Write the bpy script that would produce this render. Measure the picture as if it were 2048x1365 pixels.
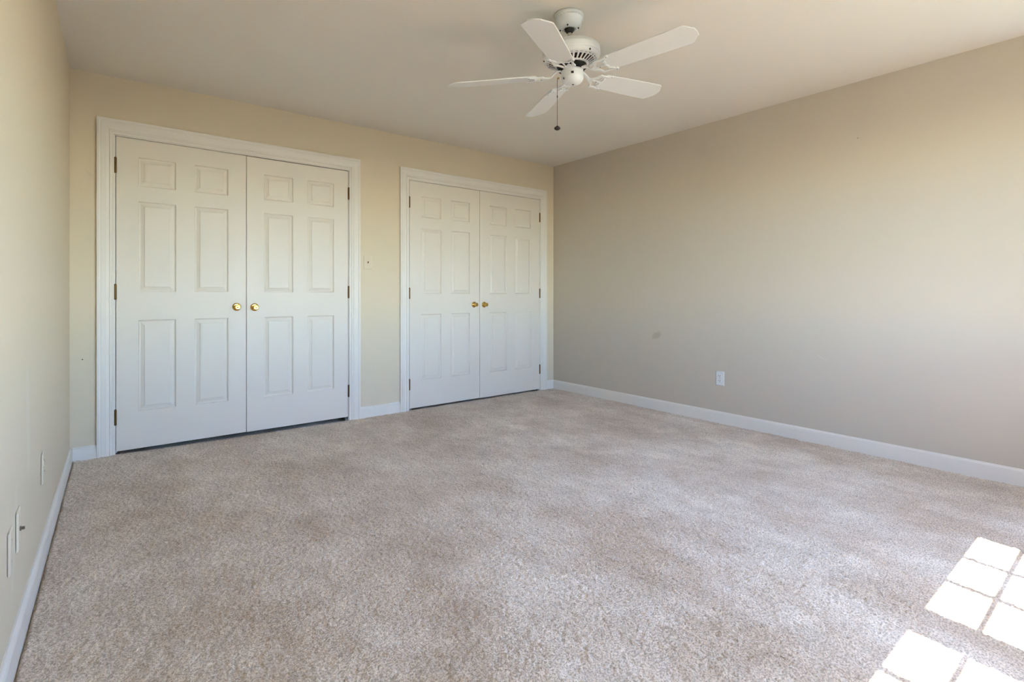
import bpy, bmesh, math, random
import numpy as np
from mathutils import Vector, Matrix
random.seed(7); rng = np.random.default_rng(11)
for o in list(bpy.data.objects): bpy.data.objects.remove(o)
SC = bpy.context.scene
COL = SC.collection
R = math.radians

# ---------------------------------------------------------------- camera
W_PX, F_PX, HORIZON, CAM_H, YAW = 2048.0, 1032.92, 586.55, 1.0472, 0.6722
cd = bpy.data.cameras.new('camera'); cam = bpy.data.objects.new('camera', cd); COL.objects.link(cam)
cam.location = (0, 0, CAM_H); cam.rotation_euler = (R(90), 0, -YAW)
cd.sensor_width = 36; cd.sensor_fit = 'HORIZONTAL'; cd.lens = 36*F_PX/W_PX
cd.shift_y = -(682.5-HORIZON)/W_PX
cd.clip_start = 0.02; cd.clip_end = 300
SC.camera = cam

# ---------------------------------------------------------------- daylight
SUN_TRAVEL = Vector((0.13, 1.0, -1.9)).normalized()
w = bpy.data.worlds.new('sky'); SC.world = w; w.use_nodes = True
nt = w.node_tree; bg = nt.nodes['Background']
sky = nt.nodes.new('ShaderNodeTexSky'); sky.sky_type = 'NISHITA'; sky.sun_disc = False
sky.sun_elevation = R(63); sky.sun_rotation = R(187); sky.air_density = 1.0; sky.dust_density = 0.3; sky.ozone_density = 1.0
tint = nt.nodes.new('ShaderNodeMix'); tint.data_type = 'RGBA'; tint.blend_type = 'MULTIPLY'; tint.inputs[0].default_value = 1.0
nt.links.new(sky.outputs[0], tint.inputs[6]); tint.inputs[7].default_value = (0.80, 0.93, 1.08, 1)   # a deeper, clear blue sky
nt.links.new(tint.outputs[2], bg.inputs[0]); bg.inputs[1].default_value = 1.9
sd = bpy.data.lights.new('sun', 'SUN'); sd.energy = 27.0; sd.angle = R(0.3); sd.color = (1.0, 0.93, 0.83)
sun = bpy.data.objects.new('sun', sd); COL.objects.link(sun); sun.location = (2, -6, 10)
sun.rotation_euler = SUN_TRAVEL.to_track_quat('-Z', 'Y').to_euler()
vs = SC.view_settings; vs.view_transform = 'Standard'; vs.look = 'None'; vs.gamma = 1.0; vs.use_curve_mapping = False
vs.exposure = 1.35

# ---------------------------------------------------------------- materials
def mat(name, col, rough=0.5, metal=0.0, spec=0.5, noise=None, bump=None, coat=0):
    m = bpy.data.materials.new(name); m.use_nodes = True
    t = m.node_tree; b = t.nodes['Principled BSDF']
    b.inputs['Base Color'].default_value = (*col, 1); b.inputs['Roughness'].default_value = rough
    b.inputs['Metallic'].default_value = metal; b.inputs['Specular IOR Level'].default_value = spec
    b.inputs['Coat Weight'].default_value = coat
    tc = t.nodes.new('ShaderNodeTexCoord')
    if noise:
        sc, amt = noise
        n = t.nodes.new('ShaderNodeTexNoise'); n.inputs['Scale'].default_value = sc; n.inputs['Detail'].default_value = 4
        t.links.new(tc.outputs['Object'], n.inputs['Vector'])
        mx = t.nodes.new('ShaderNodeMix'); mx.data_type = 'RGBA'
        mx.inputs[6].default_value = (*[c*(1-amt) for c in col], 1); mx.inputs[7].default_value = (*[min(1, c*(1+amt)) for c in col], 1)
        t.links.new(n.outputs['Fac'], mx.inputs[0]); t.links.new(mx.outputs[2], b.inputs['Base Color'])
    if bump:
        sc, st, di = bump
        n = t.nodes.new('ShaderNodeTexNoise'); n.inputs['Scale'].default_value = sc; n.inputs['Detail'].default_value = 3
        t.links.new(tc.outputs['Object'], n.inputs['Vector'])
        bu = t.nodes.new('ShaderNodeBump'); bu.inputs['Strength'].default_value = st; bu.inputs['Distance'].default_value = di
        t.links.new(n.outputs['Fac'], bu.inputs['Height']); t.links.new(bu.outputs[0], b.inputs['Normal'])
    return m
WALL_C = (0.725, 0.605, 0.44)
M_wall = mat('cream_wall_paint', WALL_C, 0.65, spec=0.25, noise=(1.3, 0.012), bump=(220, 0.06, 0.002))
M_ceil = mat('ceiling_paint', (0.81, 0.74, 0.655), 0.85, spec=0.15, bump=(180, 0.05, 0.002))
M_trim = mat('white_trim_paint', (0.80, 0.73, 0.645), 0.42, spec=0.4, noise=(6, 0.01))
M_door = mat('white_door_paint', (0.765, 0.68, 0.58), 0.45, spec=0.4, noise=(4, 0.01))
M_brass = mat('polished_brass', (0.66, 0.42, 0.12), 0.18, 1.0, noise=(60, 0.08))
M_hinge = mat('aged_brass', (0.15, 0.085, 0.028), 0.42, 0.8, noise=(120, 0.35))
M_fan = mat('white_enamel', (0.80, 0.79, 0.77), 0.35, spec=0.5, noise=(20, 0.01))
M_blade = mat('white_blade_laminate', (0.78, 0.75, 0.72), 0.5, spec=0.4, noise=(14, 0.012))
M_black = mat('black_gap', (0.012, 0.011, 0.01), 0.6, noise=(30, 0.2))
M_vent = mat('dark_motor_interior', (0.06, 0.03, 0.025), 0.6, noise=(40, 0.4))
M_rod = mat('dull_nickel_rod', (0.55, 0.53, 0.47), 0.35, 0.7, noise=(80, 0.1))
M_chain = mat('dark_chain', (0.10, 0.07, 0.05), 0.45, 0.6, noise=(300, 0.3))
M_fob = mat('dark_wood_fob', (0.016, 0.009, 0.006), 0.45, noise=(90, 0.4))
M_plate = mat('white_wall_plate', (0.74, 0.715, 0.67), 0.35, spec=0.45, noise=(30, 0.01))
M_plate_cream = mat('painted_over_plate', (0.73, 0.61, 0.45), 0.5, spec=0.3, noise=(30, 0.02))
M_slot = mat('dark_slot', (0.03, 0.025, 0.02), 0.6, noise=(50, 0.3))
M_screw = mat('screw_head', (0.32, 0.30, 0.27), 0.35, 0.8, noise=(90, 0.2))
M_coax = mat('nickel_connector', (0.20, 0.18, 0.15), 0.3, 0.9, noise=(200, 0.3))
M_lawn = mat('lawn_grass', (0.09, 0.10, 0.06), 0.9, noise=(1.5, 0.3))
M_side = mat('exterior_siding', (0.6, 0.58, 0.54), 0.7, noise=(2, 0.05))
M_vinyl = mat('white_window_vinyl', (0.82, 0.82, 0.81), 0.35, noise=(10, 0.01))

M_wall_shade = mat('wall_paint_with_shade', (0.595, 0.51, 0.405), 0.65, spec=0.25, noise=(1.3, 0.012), bump=(220, 0.06, 0.002))  # wall paint made greyer and darker, the right wall's dimmer light put into the colour
def wall_marks(name, marks, axis, base=None):
    """cream paint with smudges: marks = (u, z, ru, rz, colour, amount)"""
    m = (base or M_wall).copy(); m.name = name; t = m.node_tree; b = t.nodes['Principled BSDF']
    src = b.inputs['Base Color'].links[0].from_socket
    geo = t.nodes.new('ShaderNodeNewGeometry'); sep = t.nodes.new('ShaderNodeSeparateXYZ'); t.links.new(geo.outputs['Position'], sep.inputs[0])
    n = t.nodes.new('ShaderNodeTexNoise'); n.inputs['Scale'].default_value = 22; n.inputs['Detail'].default_value = 2
    t.links.new(geo.outputs['Position'], n.inputs['Vector'])
    def mth(op, a, b_=None, clamp=False):
        x = t.nodes.new('ShaderNodeMath'); x.operation = op; x.use_clamp = clamp
        for i, v in enumerate((a, b_)):
            if v is None: continue
            if isinstance(v, (int, float)): x.inputs[i].default_value = v
            else: t.links.new(v, x.inputs[i])
        return x.outputs[0]
    for (u, z, ru, rz, sl, col, amt) in marks:
        du0 = mth('SUBTRACT', sep.outputs[axis], u); dz0 = mth('SUBTRACT', sep.outputs[2], z)
        dz1 = mth('SUBTRACT', dz0, mth('MULTIPLY', du0, sl))
        d = mth('ADD', mth('POWER', mth('ABSOLUTE', mth('DIVIDE', du0, ru)), 2.0), mth('POWER', mth('ABSOLUTE', mth('DIVIDE', dz1, rz)), 2.0))
        e = mth('SUBTRACT', mth('ADD', 1.35, 0.0), mth('ADD', d, mth('MULTIPLY', n.outputs['Fac'], 0.9)), )
        fac = mth('MULTIPLY', mth('MULTIPLY', e, 1.6, True), amt, True)
        mx = t.nodes.new('ShaderNodeMix'); mx.data_type = 'RGBA'; t.links.new(fac, mx.inputs[0]); t.links.new(src, mx.inputs[6])
        mx.inputs[7].default_value = (*col, 1); src = mx.outputs[2]
    t.links.new(src, b.inputs['Base Color'])
    return m

def carpet_material():
    m = bpy.data.materials.new('beige_carpet'); m.use_nodes = True; t = m.node_tree; b = t.nodes['Principled BSDF']
    b.inputs['Roughness'].default_value = 0.95; b.inputs['Specular IOR Level'].default_value = 0.1
    b.inputs['Sheen Weight'].default_value = 0.25; b.inputs['Sheen Roughness'].default_value = 0.5
    geo = t.nodes.new('ShaderNodeNewGeometry')
    def noise(scale, detail, sx=1, sy=1, rot=0, rough=0.5):
        mp = t.nodes.new('ShaderNodeMapping'); mp.inputs['Scale'].default_value = (sx, sy, 1); mp.inputs['Rotation'].default_value = (0, 0, rot)
        t.links.new(geo.outputs['Position'], mp.inputs[0])
        n = t.nodes.new('ShaderNodeTexNoise'); n.inputs['Scale'].default_value = scale; n.inputs['Detail'].default_value = detail
        n.inputs['Roughness'].default_value = rough
        t.links.new(mp.outputs[0], n.inputs['Vector']); return n.outputs['Fac']
    def ramp(src, p0, p1, c0, c1):
        r = t.nodes.new('ShaderNodeValToRGB'); e = r.color_ramp.elements
        e[0].position = p0; e[1].position = p1; e[0].color = (*c0, 1); e[1].color = (*c1, 1)
        t.links.new(src, r.inputs[0]); return r.outputs[0]
    def mul(a, b_, f=1.0):
        x = t.nodes.new('ShaderNodeMix'); x.data_type = 'RGBA'; x.blend_type = 'MULTIPLY'; x.inputs[0].default_value = f
        t.links.new(a, x.inputs[6]); t.links.new(b_, x.inputs[7]); return x.outputs[2]
    # brushed pile: large soft patches, vacuum sweeps, and yarn flecks
    c = ramp(noise(2.1, 7, 1.0, 0.8, 0.4, 0.62), 0.36, 0.62, (0.68, 0.52, 0.37), (0.90, 0.76, 0.605))
    c = mul(c, ramp(noise(1.2, 5, 2.4, 0.7, 0.9, 0.6), 0.38, 0.6, (0.90, 0.885, 0.87), (1.0, 1.0, 1.0)))
    c = mul(c, ramp(noise(7, 7, 1.4, 0.8, -0.5, 0.72), 0.38, 0.58, (0.87, 0.85, 0.82), (1.0, 1.0, 1.0)))
    c = mul(c, ramp(noise(170, 2), 0.36, 0.60, (0.62, 0.57, 0.52), (1.08, 1.06, 1.04)))
    t.links.new(c, b.inputs['Base Color'])
    bu = t.nodes.new('ShaderNodeBump'); bu.inputs['Strength'].default_value = 0.6; bu.inputs['Distance'].default_value = 0.004
    t.links.new(noise(260, 3), bu.inputs['Height']); t.links.new(bu.outputs[0], b.inputs['Normal'])
    return m
M_carpet = carpet_material()

def glass_material():
    m = bpy.data.materials.new('window_glass'); m.use_nodes = True; t = m.node_tree
    t.nodes.remove(t.nodes['Principled BSDF']); out = t.nodes['Material Output']
    tr = t.nodes.new('ShaderNodeBsdfTransparent'); tr.inputs[0].default_value = (0.96, 0.97, 0.97, 1)
    gl = t.nodes.new('ShaderNodeBsdfGlossy'); gl.inputs['Roughness'].default_value = 0.02
    mx = t.nodes.new('ShaderNodeMixShader'); mx.inputs[0].default_value = 0.04; t.links.new(tr.outputs[0], mx.inputs[1]); t.links.new(gl.outputs[0], mx.inputs[2])
    t.links.new(mx.outputs[0], out.inputs[0]); return m
M_glass = glass_material()

# ---------------------------------------------------------------- helpers
def link(name, bm, m, parent=None, smooth=False, recalc=True, bevel=None):
    if recalc: bmesh.ops.recalc_face_normals(bm, faces=bm.faces)
    me = bpy.data.meshes.new(name); bm.to_mesh(me); bm.free()
    if smooth:
        for p in me.polygons: p.use_smooth = True
    o = bpy.data.objects.new(name, me); COL.objects.link(o)
    for mm in (m if isinstance(m, (list, tuple)) else [m]): me.materials.append(mm)
    if parent: o.parent = parent
    if bevel:
        b = o.modifiers.new('bevel', 'BEVEL'); b.width = bevel; b.segments = 2; b.limit_method = 'ANGLE'; b.angle_limit = R(40)
    return o
def tag(o, label=None, cat=None, group=None, kind=None):
    if label: o['label'] = label
    if cat: o['category'] = cat
    if group: o['group'] = group
    if kind: o['kind'] = kind
    return o
def empty(name, loc, rot=(0, 0, 0)):
    o = bpy.data.objects.new(name, None); COL.objects.link(o); o.location = loc; o.rotation_euler = rot; o.empty_display_size = 0.05
    return o
def box(bm, x0, x1, y0, y1, z0, z1):
    v = [bm.verts.new((x, y, z)) for x in (x0, x1) for y in (y0, y1) for z in (z0, z1)]
    for f in ((0, 1, 3, 2), (4, 6, 7, 5), (0, 4, 5, 1), (2, 3, 7, 6), (0, 2, 6, 4), (1, 5, 7, 3)):
        bm.faces.new([v[i] for i in f])
def lathe(bm, prof, seg=32, M=Matrix.Identity(4), cap=True):
    """prof = [(radius, z)...] about local z"""
    rings = []
    for r, z in prof:
        rings.append([bm.verts.new(M @ Vector((r*math.cos(2*math.pi*k/seg), r*math.sin(2*math.pi*k/seg), z))) for k in range(seg)])
    for a, b in zip(rings, rings[1:]):
        for k in range(seg): bm.faces.new((a[k], a[(k+1) % seg], b[(k+1) % seg], b[k]))
    if cap:
        bm.faces.new(rings[0]); bm.faces.new(rings[-1])
def tube(bm, pts, rad, seg=8, flat=1.0):
    """round tube along pts (radius may be a list); flat squashes it in local z"""
    pts = [Vector(p) for p in pts]; n = len(pts); rr = rad if isinstance(rad, (list, tuple)) else [rad]*n
    rings = []
    for i, p in enumerate(pts):
        d = (pts[min(i+1, n-1)]-pts[max(i-1, 0)]).normalized()
        up = Vector((0, 0, 1)) if abs(d.z) < 0.9 else Vector((1, 0, 0))
        s = d.cross(up).normalized(); u = s.cross(d).normalized()
        rings.append([bm.verts.new(p+s*rr[i]*math.cos(2*math.pi*k/seg)+u*rr[i]*flat*math.sin(2*math.pi*k/seg)) for k in range(seg)])
    for a, b in zip(rings, rings[1:]):
        for k in range(seg): bm.faces.new((a[k], a[(k+1) % seg], b[(k+1) % seg], b[k]))
    bm.faces.new(rings[0]); bm.faces.new(rings[-1])

# ---------------------------------------------------------------- room shell
D, XL, XR, LA, H = 4.1672, -0.1507, 3.9, math.tan(0.0215), 2.44
YF = -0.48
ZS, ZM, ZH = 0.88, 1.465, 2.06      # sill, meeting rail and head of every window
def xl(y): return XL - LA*(D-y)
T = 0.12
OPEN = [(0.071, 1.596, 2.057), (2.146, 3.697, 2.057)]       # the two closet openings: x0, x1, top

# floor: one carpet with real pile relief
def build_floor():
    nx, ny = 860, 980
    x = np.linspace(-0.42, XR+0.04, nx); y = np.linspace(YF-0.06, D+0.75, ny)
    X, Y = np.meshgrid(x, y)
    def smooth(a, k):
        for _ in range(k):
            a = (a+np.roll(a, 1, 0)+np.roll(a, -1, 0)+np.roll(a, 1, 1)+np.roll(a, -1, 1))/5
        return a
    fine = rng.normal(size=X.shape); mid = smooth(rng.normal(size=X.shape), 1); mid /= mid.std()
    big = smooth(rng.normal(size=X.shape), 40); big /= big.std()
    Z = 0.0012*np.clip(fine, -2, 2) + 0.0012*mid + 0.0006*big
    Z += 0.012*np.exp(-(((X-XL)/0.75)**2+((Y-D)/1.3)**2))
    Z = np.where(Y > D+0.004, -0.027, Z)
    Z -= 0.012*(X < XL-LA*(D-Y)+0.0195)
    X = X + rng.normal(size=X.shape)*0.0008; Y = Y + rng.normal(size=X.shape)*0.0008
    me = bpy.data.meshes.new('floor')
    me.vertices.add(nx*ny); me.vertices.foreach_set('co', np.stack([X, Y, Z], -1).astype(np.float32).ravel())
    i = np.arange((ny-1)*nx).reshape(ny-1, nx)[:, :-1].ravel()
    q = np.stack([i, i+1, i+nx+1, i+nx], -1).ravel(); nf = len(i)
    me.loops.add(nf*4); me.loops.foreach_set('vertex_index', q.astype(np.int32))
    me.polygons.add(nf); me.polygons.foreach_set('loop_start', (np.arange(nf)*4).astype(np.int32))
    me.polygons.foreach_set('loop_total', np.full(nf, 4, np.int32)); me.update(calc_edges=True); me.validate()
    me.polygons.foreach_set('use_smooth', np.ones(nf, bool))
    me.materials.append(M_carpet)
    o = bpy.data.objects.new('floor', me); COL.objects.link(o)
    tag(o, 'beige cut pile carpet covering the whole bedroom floor', 'carpet', kind='structure')
build_floor()

def build_ceiling():
    bm = bmesh.new(); n = 24; g = []
    for j in range(n+1):
        row = []
        for i in range(n+1):
            x = -0.42+(XR+0.16+0.42-0.04)*i/n; y = YF-T+(D+T-YF+T)*j/n
            z = H-0.014*math.exp(-(((x-XL)/0.6)**2+((y-D)/0.7)**2))
            row.append(bm.verts.new((x, y, z)))
        g.append(row)
    for j in range(n):
        for i in range(n): bm.faces.new((g[j][i], g[j][i+1], g[j+1][i+1], g[j+1][i]))
    r = bmesh.ops.extrude_face_region(bm, geom=bm.faces[:])
    for v in r['geom']:
        if isinstance(v, bmesh.types.BMVert): v.co.z = H+0.12
    o = link('ceiling', bm, M_ceil, smooth=False)
    tag(o, 'flat off white painted ceiling with a fan in the middle', 'ceiling', kind='structure')
build_ceiling()

SM = (0.36, 0.31, 0.21)
M_wall_back = wall_marks('cream_wall_back', [(-0.062, 1.80, 0.022, 0.004, -1.2, (0.5, 0.42, 0.3), 0.35), (-0.045, 1.78, 0.016, 0.03, 0, (0.5, 0.42, 0.3), 0.10)], 0)
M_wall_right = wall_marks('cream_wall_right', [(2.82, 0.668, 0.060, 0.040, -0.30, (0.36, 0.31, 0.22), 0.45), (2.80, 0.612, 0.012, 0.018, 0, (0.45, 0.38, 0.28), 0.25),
    (1.243, 2.069, 0.006, 0.006, 0, (0.15, 0.12, 0.08), 0.6), (1.46, 0.60, 0.05, 0.003, 0.5, (0.8, 0.76, 0.68), 0.25)], 1, M_wall_shade)
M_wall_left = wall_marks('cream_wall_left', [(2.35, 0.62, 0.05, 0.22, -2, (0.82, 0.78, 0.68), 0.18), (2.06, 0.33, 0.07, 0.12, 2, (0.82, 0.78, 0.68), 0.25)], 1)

bm = bmesh.new()
zt = H+0.02
xs = [XL-0.12, OPEN[0][0]-0.012, OPEN[0][1]+0.012, OPEN[1][0]-0.012, OPEN[1][1]+0.012, XR+0.12]
box(bm, xs[0], xs[1], D, D+T, -0.03, zt); box(bm, xs[2], xs[3], D, D+T, -0.03, zt); box(bm, xs[4], xs[5], D, D+T, -0.03, zt)
for k in (1, 3): box(bm, xs[k], xs[k+1], D, D+T, OPEN[0][2]+0.012, zt)
tag(link('wall_back', bm, M_wall_back), 'cream painted wall holding both pairs of closet doors', 'wall', kind='structure')

bm = bmesh.new(); v = []
for (x, y) in ((xl(YF-T), YF-T), (xl(D), D), (xl(D)-0.12, D), (xl(YF-T)-0.12, YF-T)):
    v.append((bm.verts.new((x, y, -0.03)), bm.verts.new((x, y, zt))))
for i in range(4): bm.faces.new((v[i][0], v[(i+1) % 4][0], v[(i+1) % 4][1], v[i][1]))
bm.faces.new([a[0] for a in v]); bm.faces.new([a[1] for a in v])
tag(link('wall_left', bm, M_wall_left), 'cream painted wall with outlet plates close to the camera on the left', 'wall', kind='structure')
SW0, SW1 = -0.38, 0.32      # added, unseen side window near the camera, there to brighten left wall and carpet
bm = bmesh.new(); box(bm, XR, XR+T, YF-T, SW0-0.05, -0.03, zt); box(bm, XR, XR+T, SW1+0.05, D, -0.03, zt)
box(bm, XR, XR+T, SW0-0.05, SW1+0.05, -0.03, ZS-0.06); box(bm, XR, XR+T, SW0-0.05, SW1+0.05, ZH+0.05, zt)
tag(link('wall_right', bm, M_wall_right), 'long bare beige wall on the right with one outlet, its dimmer light in the colour', 'wall', kind='structure')

# twin window in the wall behind the camera, placed by where its sunlight lands
WIN = [(2.005, 2.805), (1.030, 1.830)]
yg = YF-0.09
ox0, ox1, oz0, oz1 = WIN[1][0]-0.05, WIN[0][1]+0.05, ZS-0.06, ZH+0.05
bm = bmesh.new()
box(bm, xl(YF)-0.12, ox0, YF-T, YF, -0.03, zt); box(bm, ox1, XR+0.12, YF-T, YF, -0.03, zt)
box(bm, ox0, ox1, YF-T, YF, -0.03, oz0); box(bm, ox0, ox1, YF-T, YF, oz1, zt)
tag(link('wall_front', bm, M_wall), 'cream painted wall behind the camera with the twin windows', 'wall', kind='structure')
def window(n, loc, rz, wd, pl, pr, lab, cols):
    """local x along the wall, -y outward; pl, pr = widths of the side frame posts"""
    e = empty('window_%d' % n, loc, (0, 0, rz)); tag(e, lab, 'window', kind='structure')
    def P(name, bmm, m):
        bmesh.ops.translate(bmm, verts=bmm.verts, vec=(0, 0, -loc[2])); return link(name, bmm, m, e)
    a, b = -wd/2, wd/2
    fr = bmesh.new()
    box(fr, a-pl+0.001, a, -0.030, 0.035, oz0+0.001, oz1-0.001); box(fr, b, b+pr-0.001, -0.030, 0.035, oz0+0.001, oz1-0.001)
    box(fr, a, b, -0.030, 0.035, oz0+0.001, ZS); box(fr, a, b, -0.030, 0.035, ZH, oz1-0.001)
    P('window_frame', fr, M_vinyl)
    for k, (z0, z1, yo) in enumerate(((ZM, ZH, -0.012), (ZS, ZM, 0.012))):
        s_ = bmesh.new(); t_ = 0.009
        if k == 0: box(s_, a, b, yo-t_, yo+t_, z0-0.02, z0+0.02)
        else: box(s_, a, b, yo-t_, yo+t_, z1-0.02, z1+0.02)
        for c_ in range(1, cols):
            xm = a+(b-a)*c_/cols; box(s_, xm-0.0140, xm+0.0140, yo-0.004, yo+0.004, z0, z1)
        zc = z1-0.290; box(s_, a, b, yo-0.0041, yo+0.0041, zc-0.0125, zc+0.0125)
        P('sash', s_, M_vinyl)
        g_ = bmesh.new(); box(g_, a, b, yo-0.0015, yo+0.0015, z0, z1); P('pane', g_, M_glass)
for n, (a, b) in enumerate(WIN):
    window(n+1, ((a+b)/2, yg, ZS-0.05), 0, b-a, 0.05 if n == 1 else 0.0875, 0.05 if n == 0 else 0.0875, ['white sash window nearer the right wall', 'white sash window nearer the left wall'][n], 3)
window(3, (XR+0.09, (SW0+SW1)/2, ZS-0.05), R(90), SW1-SW0, 0.05, 0.05, 'unseen white sash window added for light at the near end of the right wall', 3)
# outdoors below the windows
bm = bmesh.new(); box(bm, -60, 60, -90, 60, -3.2, -3.0)
tag(link('ground', bm, M_lawn), 'green lawn outside below the window', 'lawn', kind='structure')

# closets: dark unlit space behind the doors
bm = bmesh.new()
box(bm, XL-0.12, XR+0.12, D+0.72, D+0.80, -0.03, 2.44)
box(bm, XL-0.12, XL, D+T, D+0.72, -0.03, 2.44); box(bm, XR, XR+0.12, D+T, D+0.72, -0.03, 2.44)
box(bm, 1.80, 1.92, D+T, D+0.72, -0.03, 2.44)
box(bm, XL-0.12, XR+0.12, D+T, D+0.80, 2.44, 2.52)
box(bm, XL-0.12, XR+0.12, D+T, D+0.80, -0.10, -0.04)
tag(link('wall_closet', bm, M_wall), 'unlit closet walls behind the double doors', 'wall', kind='structure')

# ---------------------------------------------------------------- casings and jambs
CAS = [(0.0, 0.0), (0.0, 0.017), (0.004, 0.0185), (0.012, 0.0185), (0.016, 0.016), (0.019, 0.0145), (0.022, 0.0155), (0.045, 0.0145), (0.052, 0.012), (0.058, 0.0085), (0.061, 0.0115), (0.066, 0.0115), (0.069, 0.008), (0.078, 0.0085), (0.082, 0.0085), (0.082, 0.0)]
def casing(n, x0, x1, ztop, o0, o1, otop):
    """x0,x1,ztop outer edge; o0,o1,otop opening"""
    bm = bmesh.new()
    wl, wr, wt = (o0-x0-0.006)/0.082, (x1-o1-0.006)/0.082, (ztop-otop-0.006)/0.082
    rows = []
    for (o, t) in CAS:
        y = D-t
        rows.append([bm.verts.new(p) for p in ((x0+o*wl, y, -0.012), (x0+o*wl, y, ztop-o*wt), (x1-o*wr, y, ztop-o*wt), (x1-o*wr, y, -0.012))])
    for a, b in zip(rows, rows[1:]):
        for k in range(3): bm.faces.new((a[k], a[k+1], b[k+1], b[k]))
    for k in (0, 3): bm.faces.new([r[k] for r in rows])
    e = link('trim_%d' % n, bm, M_trim)
    # jamb lining and stops
    jb = bmesh.new(); jt = 0.012
    box(jb, o0-jt, o0, D-0.0005, D+T, -0.012, otop+jt); box(jb, o1, o1+jt, D-0.0005, D+T, -0.012, otop+jt); box(jb, o0, o1, D-0.0005, D+T, otop, otop+jt)
    box(jb, o0, o0+0.012, D+0.040, D+0.075, -0.012, otop); box(jb, o1-0.012, o1, D+0.040, D+0.075, -0.012, otop); box(jb, o0+0.012, o1-0.012, D+0.040, D+0.075, otop-0.012, otop)
    link('jamb', jb, M_trim, e)
    pv = bmesh.new(); 
    for xx in (o0+0.001, o1-0.024): box(pv, xx, xx+0.023, D+0.004, D+0.030, -0.004, 0.016)
    link('floor_pivot', pv, M_screw, e)
    return e
tag(casing(1, -0.0225, 1.692, 2.159, 0.072, 1.595, 2.056), 'white moulded casing around the wider looking left pair of closet doors', 'door casing', kind='structure')
tag(casing(2, 2.0545, 3.7895, 2.159, 2.147, 3.696, 2.056), 'white moulded casing around the right pair of closet doors beside the corner', 'door casing', kind='structure')

# ---------------------------------------------------------------- six panel doors
def door_mesh(wd, ht, thick=0.035):
    bm = bmesh.new()
    s = wd/0.757
    xc = [0, 0.117*s, 0.324*s, wd-0.324*s, wd-0.117*s, wd]
    zc = [0, 0.243, 0.838, 1.024, 1.616, 1.716, 1.904, ht]
    V = {}
    def v(x, y, z):
        k = (round(x, 5), round(y, 5), round(z, 5))
        if k not in V: V[k] = bm.verts.new((x, y, z))
        return V[k]
    ring = [(0, 0), (0.0025, 0.0055), (0.007, 0.0090), (0.0105, 0.0095), (0.0130, 0.0090), (0.031, 0.0030), (0.0325, 0.0006), (0.036, 0.0)]
    for i in range(5):
        for j in range(7):
            x0, x1, z0, z1 = xc[i], xc[i+1], zc[j], zc[j+1]
            if i in (1, 3) and j in (1, 3, 5):
                prev = None
                for (o, d) in ring:
                    q = [(x0+o, d, z0+o), (x1-o, d, z0+o), (x1-o, d, z1-o), (x0+o, d, z1-o)]
                    if prev:
                        for k in range(4): bm.faces.new([v(*prev[k]), v(*prev[(k+1) % 4]), v(*q[(k+1) % 4]), v(*q[k])])
                    prev = q
                bm.faces.new([v(*p) for p in prev])
            else:
                bm.faces.new([v(x0, 0, z0), v(x1, 0, z0), v(x1, 0, z1), v(x0, 0, z1)])
    # back and edges, arrises eased 1.5 mm
    zs = zc; 
    for j in range(7):
        bm.faces.new([v(0, 0, zs[j]), v(0, 0, zs[j+1]), v(0, thick, zs[j+1]), v(0, thick, zs[j])])
        bm.faces.new([v(wd, 0, zs[j]), v(wd, 0, zs[j+1]), v(wd, thick, zs[j+1]), v(wd, thick, zs[j])])
        for i in range(5): bm.faces.new([v(xc[i], thick, zs[j]), v(xc[i+1], thick, zs[j]), v(xc[i+1], thick, zs[j+1]), v(xc[i], thick, zs[j+1])])
    for i in range(5):
        bm.faces.new([v(xc[i], 0, 0), v(xc[i+1], 0, 0), v(xc[i+1], thick, 0), v(xc[i], thick, 0)])
        bm.faces.new([v(xc[i], 0, ht), v(xc[i+1], 0, ht), v(xc[i+1], thick, ht), v(xc[i], thick, ht)])
    return bm
MY = Matrix.Rotation(R(90), 4, 'X')       # lathe axis z -> -y
def knob_set(parent, x, z):
    bm = bmesh.new(); M = Matrix.Translation((x, 0, z)) @ MY
    lathe(bm, [(0.0285, 0.0), (0.0285, 0.002), (0.0265, 0.005), (0.020, 0.0075), (0.0185, 0.0072), (0.012, 0.0095), (0.0085, 0.012), (0.0085, 0.028), (0.008, 0.030)], 36, M)
    ro = link('rosette', bm, M_brass, parent, smooth=True)
    bm = bmesh.new()
    lathe(bm, [(0.008, 0.026), (0.0105, 0.028), (0.0150, 0.031), (0.0183, 0.036), (0.0190, 0.041), (0.0180, 0.046), (0.0155, 0.0495), (0.0150, 0.0490), (0.0125, 0.0505), (0.0118, 0.0500), (0.006, 0.0520), (0.0005, 0.0525)], 36, M)
    kn = link('door_knob', bm, M_brass, parent, smooth=True); tag(kn, 'round polished brass knob')
    bm = bmesh.new()
    for s in (1, -1):
        bm = bmesh.new(); lathe(bm, [(0.0026, 0.004), (0.0026, 0.0078), (0.0014, 0.0084)], 12, Matrix.Translation((x-0.0205*s, 0, z)) @ MY)
        link('rosette_screw', bm, M_slot, ro)
def hinge(parent, x, z):
    bm = bmesh.new(); L = 0.094; k = 5; h0 = L/k
    for i in range(k):
        lathe(bm, [(0.0070, z-L/2+i*h0+0.0005), (0.0070, z-L/2+(i+1)*h0-0.0005)], 14, Matrix.Translation((x, -0.0045, 0)))
    lathe(bm, [(0.0045, z-L/2-0.004), (0.0058, z-L/2-0.001), (0.0058, z+L/2+0.001), (0.0045, z+L/2+0.004)], 12, Matrix.Translation((x, -0.0045, 0)))
    box(bm, x-0.0012, x+0.0012, -0.003, 0.028, z-L/2+0.001, z+L/2-0.001)
    o = link('hinge', bm, M_hinge, parent); tag(o, 'aged brass hinge barrel'); return o
GAP = 0.003
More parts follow.
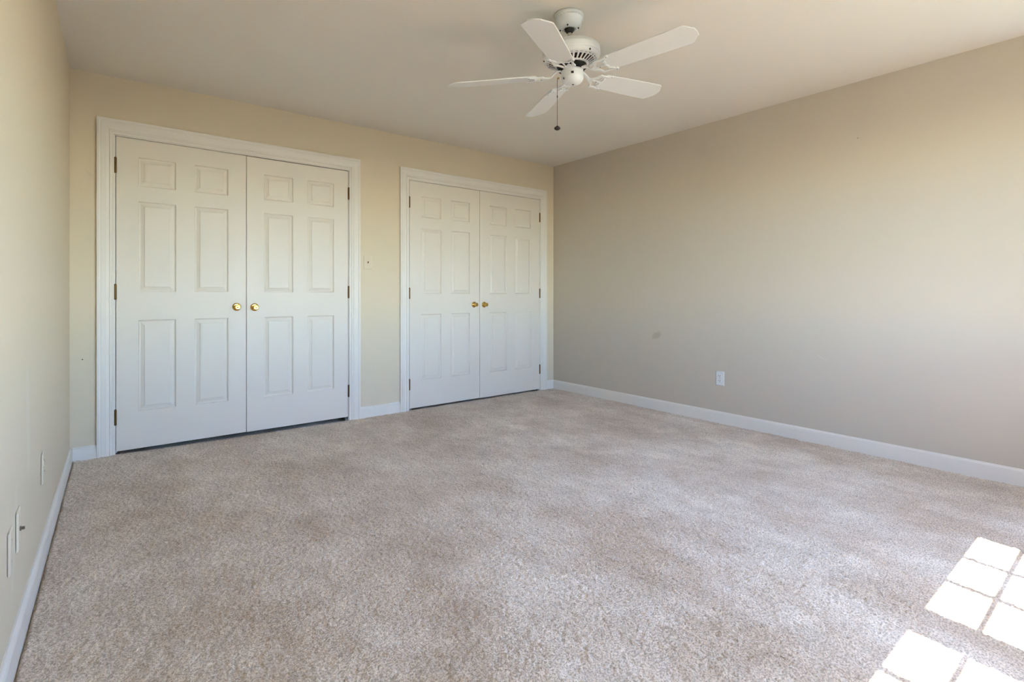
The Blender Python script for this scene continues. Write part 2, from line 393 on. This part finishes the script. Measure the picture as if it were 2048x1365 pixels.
DOORS = [(0.0755, 0.8310, 'L', 0.031, (1.8675, 1.055, 0.250), 0.768, 0.947, 'white six panel closet door hinged at the far left, left leaf of the left pair', 0),
         (0.8350, 1.5915, 'R', 0.029, (1.867, 1.0555, 0.242), 0.8875, 0.943, 'white six panel closet door beside the light switch, right leaf of the left pair', 0.0025),
         (2.1505, 2.9100, 'L', 0.017, (1.858, 1.045, 0.232), 2.8440, 0.9345, 'white six panel closet door hinged beside the switch wall, left leaf of the right pair', 0),
         (2.9140, 3.6925, 'R', 0.015, (1.8605, 1.0445, 0.228), 2.9640, 0.933, 'white six panel closet door next to the room corner, right leaf of the right pair', 0)]
for n, (x0, x1, side, zb, hz, kx, kz, lab, drop) in enumerate(DOORS):
    e = empty('door_%d' % (n+1), (x0, D, 0))
    tag(e, lab, 'door', kind='structure')
    top = 2.0525-drop
    bm = door_mesh(x1-x0, top-zb); bmesh.ops.translate(bm, verts=bm.verts, vec=(0, 0, zb))
    link('door_leaf', bm, M_door, e)
    hx = -0.0035 if side == 'L' else x1-x0+0.0035
    for z in hz: hinge(e, hx, z)
    knob_set(e, kx-x0, kz)

# ---------------------------------------------------------------- baseboards
BB = [(0.0, -0.012), (0.0135, -0.012), (0.0135, 0.0735), (0.0118, 0.0745), (0.0118, 0.0760), (0.0130, 0.0770), (0.0115, 0.0835), (0.0065, 0.0885), (0.0045, 0.0935), (0.0, 0.0940)]
def baseboard(name, p0, p1, nrm, lab, wob=0.0):
    bm = bmesh.new(); p0 = Vector(p0); p1 = Vector(p1); n = Vector(nrm); k = 1 if wob == 0 else 12; rings = []
    for i in range(k+1):
        p = p0.lerp(p1, i/k); dz = wob*math.sin(math.pi*i/k)
        rings.append([bm.verts.new((p.x+n.x*t, p.y+n.y*t, z+(dz if z > 0.085 else 0))) for t, z in BB])
    for a, b in zip(rings, rings[1:]):
        for q in range(len(BB)): bm.faces.new((a[q], a[(q+1) % len(BB)], b[(q+1) % len(BB)], b[q]))
    bm.faces.new(rings[0]); bm.faces.new(rings[-1])
    tag(link(name, bm, M_trim), lab, 'baseboard', kind='structure')
baseboard('baseboard_right', (XR, YF, 0), (XR, D-0.0136, 0), (-1, 0, 0), 'long white baseboard along the bare right wall')
baseboard('baseboard_left', (xl(YF), YF, 0), (xl(D), D-0.0, 0), (1, 0, 0), 'white baseboard running along the left wall')
baseboard('baseboard_back', (XL+0.0136, D, 0), (-0.023, D, 0), (0, -1, 0), 'shortest white baseboard piece between left corner and closet casing')
baseboard('baseboard_back', (1.6925, D, 0), (2.054, D, 0), (0, -1, 0), 'white baseboard piece between the two closet casings, under the switch', wob=-0.003)
baseboard('baseboard_back', (3.790, D, 0), (XR-0.0005, D, 0), (0, -1, 0), 'small white baseboard piece between right closet casing and corner')
baseboard('baseboard_front', (xl(YF)+0.0136, YF, 0), (XR-0.0136, YF, 0), (0, 1, 0), 'white baseboard below the windows behind the camera')

# ---------------------------------------------------------------- wall plates
def plate_bm(wd=0.072, ht=0.116, th=0.0055):
    bm = bmesh.new(); a, b = wd/2, ht/2; e = 0.0045
    lo = [bm.verts.new(p) for p in ((-a, 0, -b), (a, 0, -b), (a, 0, b), (-a, 0, b))]
    mi = [bm.verts.new(p) for p in ((-a, -th*0.45, -b), (a, -th*0.45, -b), (a, -th*0.45, b), (-a, -th*0.45, b))]
    hi = [bm.verts.new(p) for p in ((-a+e, -th, -b+e), (a-e, -th, -b+e), (a-e, -th, b-e), (-a+e, -th, b-e))]
    for A, B in ((lo, mi), (mi, hi)):
        for k in range(4): bm.faces.new((A[k], A[(k+1) % 4], B[(k+1) % 4], B[k]))
    bm.faces.new(lo); bm.faces.new(hi); return bm
def screw(parent, z, m=M_screw):
    bm = bmesh.new(); lathe(bm, [(0.003, 0.005), (0.003, 0.0063), (0.002, 0.0068)], 12, Matrix.Translation((0, 0, z)) @ MY)
    link('screw', bm, m, parent)
def outlet(loc, rz, lab, cat='outlet', pm=M_plate):
    e = empty('outlet', loc, (0, 0, rz)); tag(e, lab, cat)
    link('cover_plate', plate_bm(), pm, e)
    for zz in (0.0195, -0.0195):
        bm = bmesh.new(); pts = []
        for k in range(24):
            a = 2*math.pi*k/24; x, z = 0.0172*math.cos(a), 0.0172*math.sin(a); z = max(-0.0125, min(0.0125, z)); pts.append((x, z))
        lo = [bm.verts.new((x, -0.004, z+zz)) for x, z in pts]; hi = [bm.verts.new((x*0.96, -0.0078, z*0.96+zz)) for x, z in pts]
        for k in range(24): bm.faces.new((lo[k], lo[(k+1) % 24], hi[(k+1) % 24], hi[k]))
        bm.faces.new(hi); bm.faces.new(lo)
        f = link('socket', bm, pm, e)
        bm = bmesh.new()
        box(bm, -0.0078, -0.0050, -0.0082, -0.0070, zz+0.0000, zz+0.0085); box(bm, 0.0050, 0.0078, -0.0082, -0.0070, zz+0.0008, zz+0.0080)
        lathe(bm, [(0.0028, 0.0070), (0.0028, 0.0082)], 12, Matrix.Translation((0, 0, zz-0.0068)) @ MY)
        link('slots', bm, M_slot, f)
    screw(e, 0)
    return e
outlet((XR, 2.2105, 0.360), R(-90), 'white duplex outlet low on the bare right wall')
lang = R(90)+0.0215
outlet((xl(2.735), 2.735, 0.362), lang, 'cream outlet plate on left wall, the farthest from the camera', pm=M_plate_cream)
e = empty('wall_plate', (xl(1.975), 1.975, 0.336), (0, 0, lang)); tag(e, 'blank cream wall plate on left wall, nearest the camera beside the cable jack', 'wall plate')
link('cover_plate', plate_bm(), M_plate_cream, e)
for zz in (0.030, -0.030): screw(e, zz, M_plate_cream)
e = empty('cable_jack', (xl(2.118), 2.118, 0.345), (0, 0, lang)); tag(e, 'cream wall plate with protruding metal cable connector on left wall', 'cable jack')
link('cover_plate', plate_bm(), M_plate_cream, e)
bm = bmesh.new(); lathe(bm, [(0.0070, 0.004), (0.0070, 0.009), (0.0048, 0.0092), (0.0048, 0.0165), (0.0036, 0.0168)], 6, MY)
tag(link('connector', bm, M_coax, e), 'metal coaxial connector')
for zz in (0.042, -0.042): screw(e, zz, M_plate_cream)
# switch, painted over with the wall
e = empty('light_switch', (1.7605, D, 1.3055)); tag(e, 'cream painted over light switch on wall between the closets', 'light switch')
link('cover_plate', plate_bm(), M_plate_cream, e)
bm = bmesh.new(); box(bm, -0.0045, 0.0045, -0.0068, -0.004, -0.0115, 0.0115); link('toggle_slot', bm, M_plate_cream, e)
bm = bmesh.new()
vv = [bm.verts.new(p) for p in ((-0.0036, -0.006, -0.009), (0.0036, -0.006, -0.009), (0.0036, -0.006, 0.004), (-0.0036, -0.006, 0.004), (-0.003, -0.0165, 0.004), (0.003, -0.0165, 0.004), (0.003, -0.0165, 0.0095), (-0.003, -0.0165, 0.0095))]
for f_ in ((0, 1, 2, 3), (4, 5, 6, 7), (0, 1, 5, 4), (1, 2, 6, 5), (2, 3, 7, 6), (3, 0, 4, 7)): bm.faces.new([vv[i] for i in f_])
tag(link('toggle', bm, M_hinge, e), 'dark switch toggle')
for zz in (0.030, -0.030): screw(e, zz, M_plate_cream)
# small nail in the wall left of the closet casing
bm = bmesh.new(); lathe(bm, [(0.0016, 0.0), (0.0016, 0.010), (0.0038, 0.0102), (0.0036, 0.0115)], 10, MY)
nl = link('wall_nail', bm, M_hinge); nl.location = (-0.090, D, 0.636); tag(nl, 'tiny brass coloured nail in the narrow wall left of the closet doors', 'nail')

# ---------------------------------------------------------------- ceiling fan
fan = empty('ceiling_fan', (1.834, 1.844, H)); tag(fan, 'white five blade ceiling fan with pull chain hanging from the ceiling', 'ceiling fan')
def fz(z): return z-H
bm = bmesh.new()
lathe(bm, [(0.062, fz(2.4405)), (0.0715, fz(2.438)), (0.0715, fz(2.420)), (0.066, fz(2.416)), (0.064, fz(2.405)), (0.060, fz(2.388)), (0.050, fz(2.374)), (0.036, fz(2.366)), (0.026, fz(2.366)), (0.024, fz(2.375))], 48)
for k in range(44):
    a = 2*math.pi*k/44; bmesh.ops.create_icosphere(bm, subdivisions=1, radius=0.0042, matrix=Matrix.Translation((0.0695*math.cos(a), 0.0695*math.sin(a), fz(2.419))))
can = link('canopy', bm, M_fan, fan, smooth=True)
for k in range(4):
    bm = bmesh.new(); a = R(35+90*k); lathe(bm, [(0.0030, 0), (0.0030, -0.006)], 10, Matrix.Translation((0.046*math.cos(a), 0.046*math.sin(a), fz(2.371))))
    link('canopy_screw', bm, M_black, can)
TX, TY = 0.068, -0.025
TILT = Vector((0, 0, 1)).rotation_difference(Vector((-TX, -TY, 1))).to_matrix().to_4x4()
PIV = Vector((0, 0, fz(2.370)))
body = Matrix.Translation(PIV) @ TILT
def fl_(name, bm, m, parent=fan, smooth=False, **k):
    """mesh given with z in room heights below the ball joint; tilts with the hanging body"""
    bmesh.ops.translate(bm, verts=bm.verts, vec=(0, 0, -2.370)); bmesh.ops.transform(bm, matrix=body, verts=bm.verts)
    return link(name, bm, m, parent, smooth, **k)
bm = bmesh.new(); lathe(bm, [(0.004, 2.392), (0.018, 2.386), (0.0245, 2.374), (0.0225, 2.362), (0.015, 2.350), (0.012, 2.348)], 24)
fl_('hanger_ball', bm, M_black, smooth=True)
bm = bmesh.new(); lathe(bm, [(0.0105, 2.352), (0.0105, 2.300), (0.016, 2.298), (0.016, 2.285), (0.021, 2.290), (0.021, 2.282)], 24)
fl_('downrod', bm, M_rod)
bm = bmesh.new()
lathe(bm, [(0.020, 2.2860), (0.060, 2.2855), (0.105, 2.2820), (0.126, 2.2780), (0.1335, 2.2730), (0.1345, 2.2675), (0.1395, 2.2665), (0.1435, 2.2620), (0.1445, 2.2520), (0.1450, 2.2340), (0.1440, 2.2280), (0.1425, 2.2260), (0.1425, 2.2240), (0.1400, 2.2200), (0.1330, 2.2120), (0.1260, 2.2085)], 72, cap=False)
# lower vent ring: slotted conical plate from r=.126 to r=.070, with outer short slots
rin = [(0.1260, 2.2085), (0.1225, 2.2075), (0.1185, 2.2065), (0.1130, 2.2045), (0.0850, 2.1900), (0.0740, 2.1850)]
NS = 30
def ringpt(r, z, a): return (r*math.cos(a), r*math.sin(a), z)
for si in range(len(rin)-1):
    (r0, z0), (r1, z1) = rin[si], rin[si+1]
    for k in range(NS):
        a0, a1 = 2*math.pi*k/NS, 2*math.pi*(k+1)/NS; am = a0+(a1-a0)*0.42
        spans = [(a0, am)] if si in (1, 3) else [(a0, am), (am, a1)]
        for (p, q) in spans: bm.faces.new([bm.verts.new(ringpt(*t)) for t in ((r0, z0, p), (r0, z0, q), (r1, z1, q), (r1, z1, p))])
bmesh.ops.remove_doubles(bm, verts=bm.verts, dist=0.0001)
hou = fl_('motor_housing', bm, M_fan, smooth=True)
hou.modifiers.new('edge', 'EDGE_SPLIT').split_angle = R(35)
sm = hou.modifiers.new('solid', 'SOLIDIFY'); sm.thickness = 0.0016; sm.offset = 0
bm = bmesh.new(); lathe(bm, [(0.04, 2.2740), (0.110, 2.2720), (0.125, 2.2270), (0.112, 2.2140), (0.075, 2.2000), (0.045, 2.1980)], 40)
fl_('motor_core', bm, M_vent, hou)
for k in range(3):
    bm = bmesh.new(); a = R(-95+120*k); lathe(bm, [(0.0042, 0), (0.0042, 0.004), (0.002, 0.005)], 10, Matrix.Translation((0.1365*math.cos(a), 0.1365*math.sin(a), 2.216)) @ Matrix.Rotation(a, 4, 'Z') @ Matrix.Rotation(R(125), 4, 'Y'))
    fl_('housing_screw', bm, M_slot, hou)
bm = bmesh.new(); lathe(bm, [(0.058, 2.192), (0.068, 2.190), (0.070, 2.176), (0.070, 2.168), (0.060, 2.166), (0.046, 2.163), (0.040, 2.158)], 40)
fl_('flywheel', bm, M_black)
bm = bmesh.new()
lathe(bm, [(0.040, 2.162), (0.0535, 2.162), (0.0560, 2.160), (0.0560, 2.1565), (0.0535, 2.155), (0.0540, 2.150), (0.0545, 2.126), (0.0535, 2.118), (0.0490, 2.108), (0.0400, 2.0995), (0.0250, 2.0945), (0.0110, 2.093), (0.0090, 2.0945), (0.0005, 2.0945)], 48)
sw = fl_('switch_housing', bm, M_fan, smooth=True)
sw.modifiers.new('edge', 'EDGE_SPLIT').split_angle = R(40)
bm = bmesh.new()
ac = math.atan2(-1.837, -1.843)
def on_side(a, z, wd, hh, r=0.0545):
    M = Matrix.Rotation(a, 4, 'Z') @ Matrix.Translation((r, 0, z)); q = bmesh.new(); box(q, -0.003, 0.0012, -wd, wd, -hh, hh)
    q.transform(M); me = bpy.data.meshes.new('tmp'); q.to_mesh(me); q.free(); bm.from_mesh(me); bpy.data.meshes.remove(me)
on_side(ac+0.0, 2.135, 0.0065, 0.0055); fl_('reverse_switch', bm, M_slot, sw)
bm = bmesh.new(); on_side(ac-0.95, 2.118, 0.003, 0.0045, 0.0535); fl_('housing_screw', bm, M_slot, sw)
bm = bmesh.new(); lathe(bm, [(0.0045, 2.0935), (0.0045, 2.0915)], 10); fl_('bottom_plug', bm, M_slot, sw)

# blades and their scrolled irons: one set, then copied round
ZB = 2.137; A0 = R(-77.09)
def arc(p0, p1, bulge, n=10):
    p0, p1 = Vector(p0), Vector(p1); m = (p0+p1)/2; d = p1-p0; nrm = Vector((-d.y, d.x, 0)); c = m+nrm*bulge
    return [p0.lerp(c, t).lerp(c.lerp(p1, t), t) for t in [i/n for i in range(n+1)]]
def strip(bm, path, wid, z0, z1):
    """flat bar following a 2d path, width wid(t)"""
    n = len(path); L, Rr = [], []
    for i, p in enumerate(path):
        d = (path[min(i+1, n-1)]-path[max(i-1, 0)]).normalized(); s = Vector((-d.y, d.x, 0)); w_ = wid(i/(n-1))/2
        L.append(p+s*w_); Rr.append(p-s*w_)
    vs_ = [[bm.verts.new((q.x, q.y, q.z+z)) for q in S] for S in (L, Rr) for z in (z0, z1)]
    l0, l1, r0, r1 = vs_
    for i in range(n-1):
        for a, b in ((l0, l1), (l1, r1), (r1, r0), (r0, l0)): bm.faces.new((a[i], a[i+1], b[i+1], b[i]))
    for i in (0, n-1): bm.faces.new((l0[i], l1[i], r1[i], r0[i]))
def blade_bm():
    """blade lying along +x, z=0 plane underside"""
    half = [(0.176, 0.0), (0.178, 0.030), (0.182, 0.046), (0.192, 0.0575), (0.25, 0.060), (0.40, 0.0655), (0.520, 0.069), (0.580, 0.0695), (0.588, 0.0665), (0.602, 0.050), (0.613, 0.034), (0.621, 0.028), (0.6245, 0.0)]
    out = [(x, y) for x, y in half] + [(x, -y) for x, y in half[::-1] if y > 0]
    bm = bmesh.new(); lo = [bm.verts.new((x, y, 0)) for x, y in out]; hi = [bm.verts.new((x, y, 0.0055)) for x, y in out]
    bm.faces.new(lo); bm.faces.new(hi); n = len(out)
    for k in range(n): bm.faces.new((lo[k], lo[(k+1) % n], hi[(k+1) % n], hi[k]))
    return bm
def iron_bm():
    bm = bmesh.new(); z = -0.0035
    for s in (1, -1):
        # outer fork arm sweeping out to the blade edge, ending in a rounded lug
        a = arc((0.118, 0.008*s, z), (0.152, 0.050*s, z), -0.30*s)+arc((0.152, 0.050*s, z), (0.218, 0.057*s, z), -0.20*s)[1:]
        strip(bm, a, lambda t: 0.013-0.003*t, -0.003, 0.0032)
        # scalloped inner band that carries the blade
        b = arc((0.212, 0.052*s, z), (0.190, 0.030*s, z), 0.28*s, 6)+arc((0.190, 0.030*s, z), (0.186, 0.003*s, z), 0.34*s, 6)[1:]
        strip(bm, b, lambda t: 0.008, -0.003, 0.0032)
        lathe(bm, [(0.0072, -0.0075), (0.0085, -0.006), (0.0085, 0.0)], 14, Matrix.Translation((0.219, 0.057*s, 0)))
        lathe(bm, [(0.0050, -0.0075), (0.0060, -0.006), (0.0060, 0.0)], 12, Matrix.Translation((0.190, 0.030*s, 0)))
    # neck from the flywheel down to the fork
    tube(bm, [(0.056, 0, 0.026), (0.078, 0, 0.025), (0.094, 0, 0.013), (0.106, 0, 0.000), (0.124, 0, -0.0035)], [0.011, 0.012, 0.0105, 0.0105, 0.012], 12, 0.42)
    lathe(bm, [(0.0125, -0.0065), (0.0135, -0.004), (0.0135, 0.001)], 16, Matrix.Translation((0.124, 0, 0)))
    strip(bm, [Vector((0.128, 0, z)), Vector((0.157, 0, z)), Vector((0.186, 0, z))], lambda t: 0.005+0.004*abs(2*t-1), -0.0028, 0.003)
    return bm
BL0 = blade_bm(); IR0 = iron_bm()
first = None
for k in range(5):
    a = A0+2*math.pi*k/5
    M = Matrix.Translation((0, 0, ZB-2.370)) @ Matrix.Rotation(a, 4, 'Z')
    Mp = M @ Matrix.Rotation(R(-11.5), 4, 'X')
    full = body @ Mp
    if first is None:
        b = BL0; bl = link('blade', b, M_blade, fan, bevel=0.0015); ir = link('blade_iron', IR0, M_fan, fan, bevel=0.0012)
        scs = []
        for (x, y) in ((0.219, 0.057), (0.219, -0.057), (0.157, 0.0)):
            s_ = bmesh.new(); lathe(s_, [(0.0024, -0.0082), (0.0024, -0.0065)], 8, Matrix.Translation((x, y, 0)))
            scs.append(link('blade_screw', s_, M_slot, ir))
        first = (bl, ir, scs)
    else:
        bl = first[0].copy(); COL.objects.link(bl); ir = first[1].copy(); COL.objects.link(ir)
        bl.parent = fan; ir.parent = fan
        for q_ in first[2]: sc_ = q_.copy(); COL.objects.link(sc_); sc_.parent = ir
    bl.matrix_local = full; ir.matrix_local = full
# pull chain
cx, cy = -0.063*math.cos(YAW)+0.004, 0.063*math.sin(YAW)
ang = math.atan2(cy, cx)
bm = bmesh.new(); q0 = Vector((cx, cy, 0)).normalized()
tube(bm, [tuple(q0*0.050+Vector((0, 0, 2.124-H))), tuple(Vector((cx, cy, 2.124-H)))], 0.0045, 10)
pc = link('chain_eyelet', bm, M_brass, fan, smooth=False)
bm = bmesh.new(); ztop, zbot = 2.122-H, 1.884-H
tube(bm, [(cx, cy, ztop), (cx, cy, zbot)], 0.0010, 6)
nb = 70
for i in range(nb): bmesh.ops.create_icosphere(bm, subdivisions=1, radius=0.0016, matrix=Matrix.Translation((cx, cy, ztop+(zbot-ztop)*i/(nb-1))))
lathe(bm, [(0.001, 2.040-H), (0.0028, 2.036-H), (0.0028, 2.028-H), (0.001, 2.024-H)], 10, Matrix.Translation((cx, cy, 0)))
ch = link('pull_chain', bm, M_chain, fan)
bm = bmesh.new(); lathe(bm, [(0.0015, 1.888-H), (0.004, 1.884-H), (0.011, 1.880-H), (0.0155, 1.875-H), (0.0155, 1.8705-H), (0.011, 1.866-H), (0.0045, 1.863-H), (0.0005, 1.8625-H)], 28, Matrix.Translation((cx, cy, 0)))
tag(link('chain_fob', bm, M_fob, ch, smooth=True), 'small dark round fob')
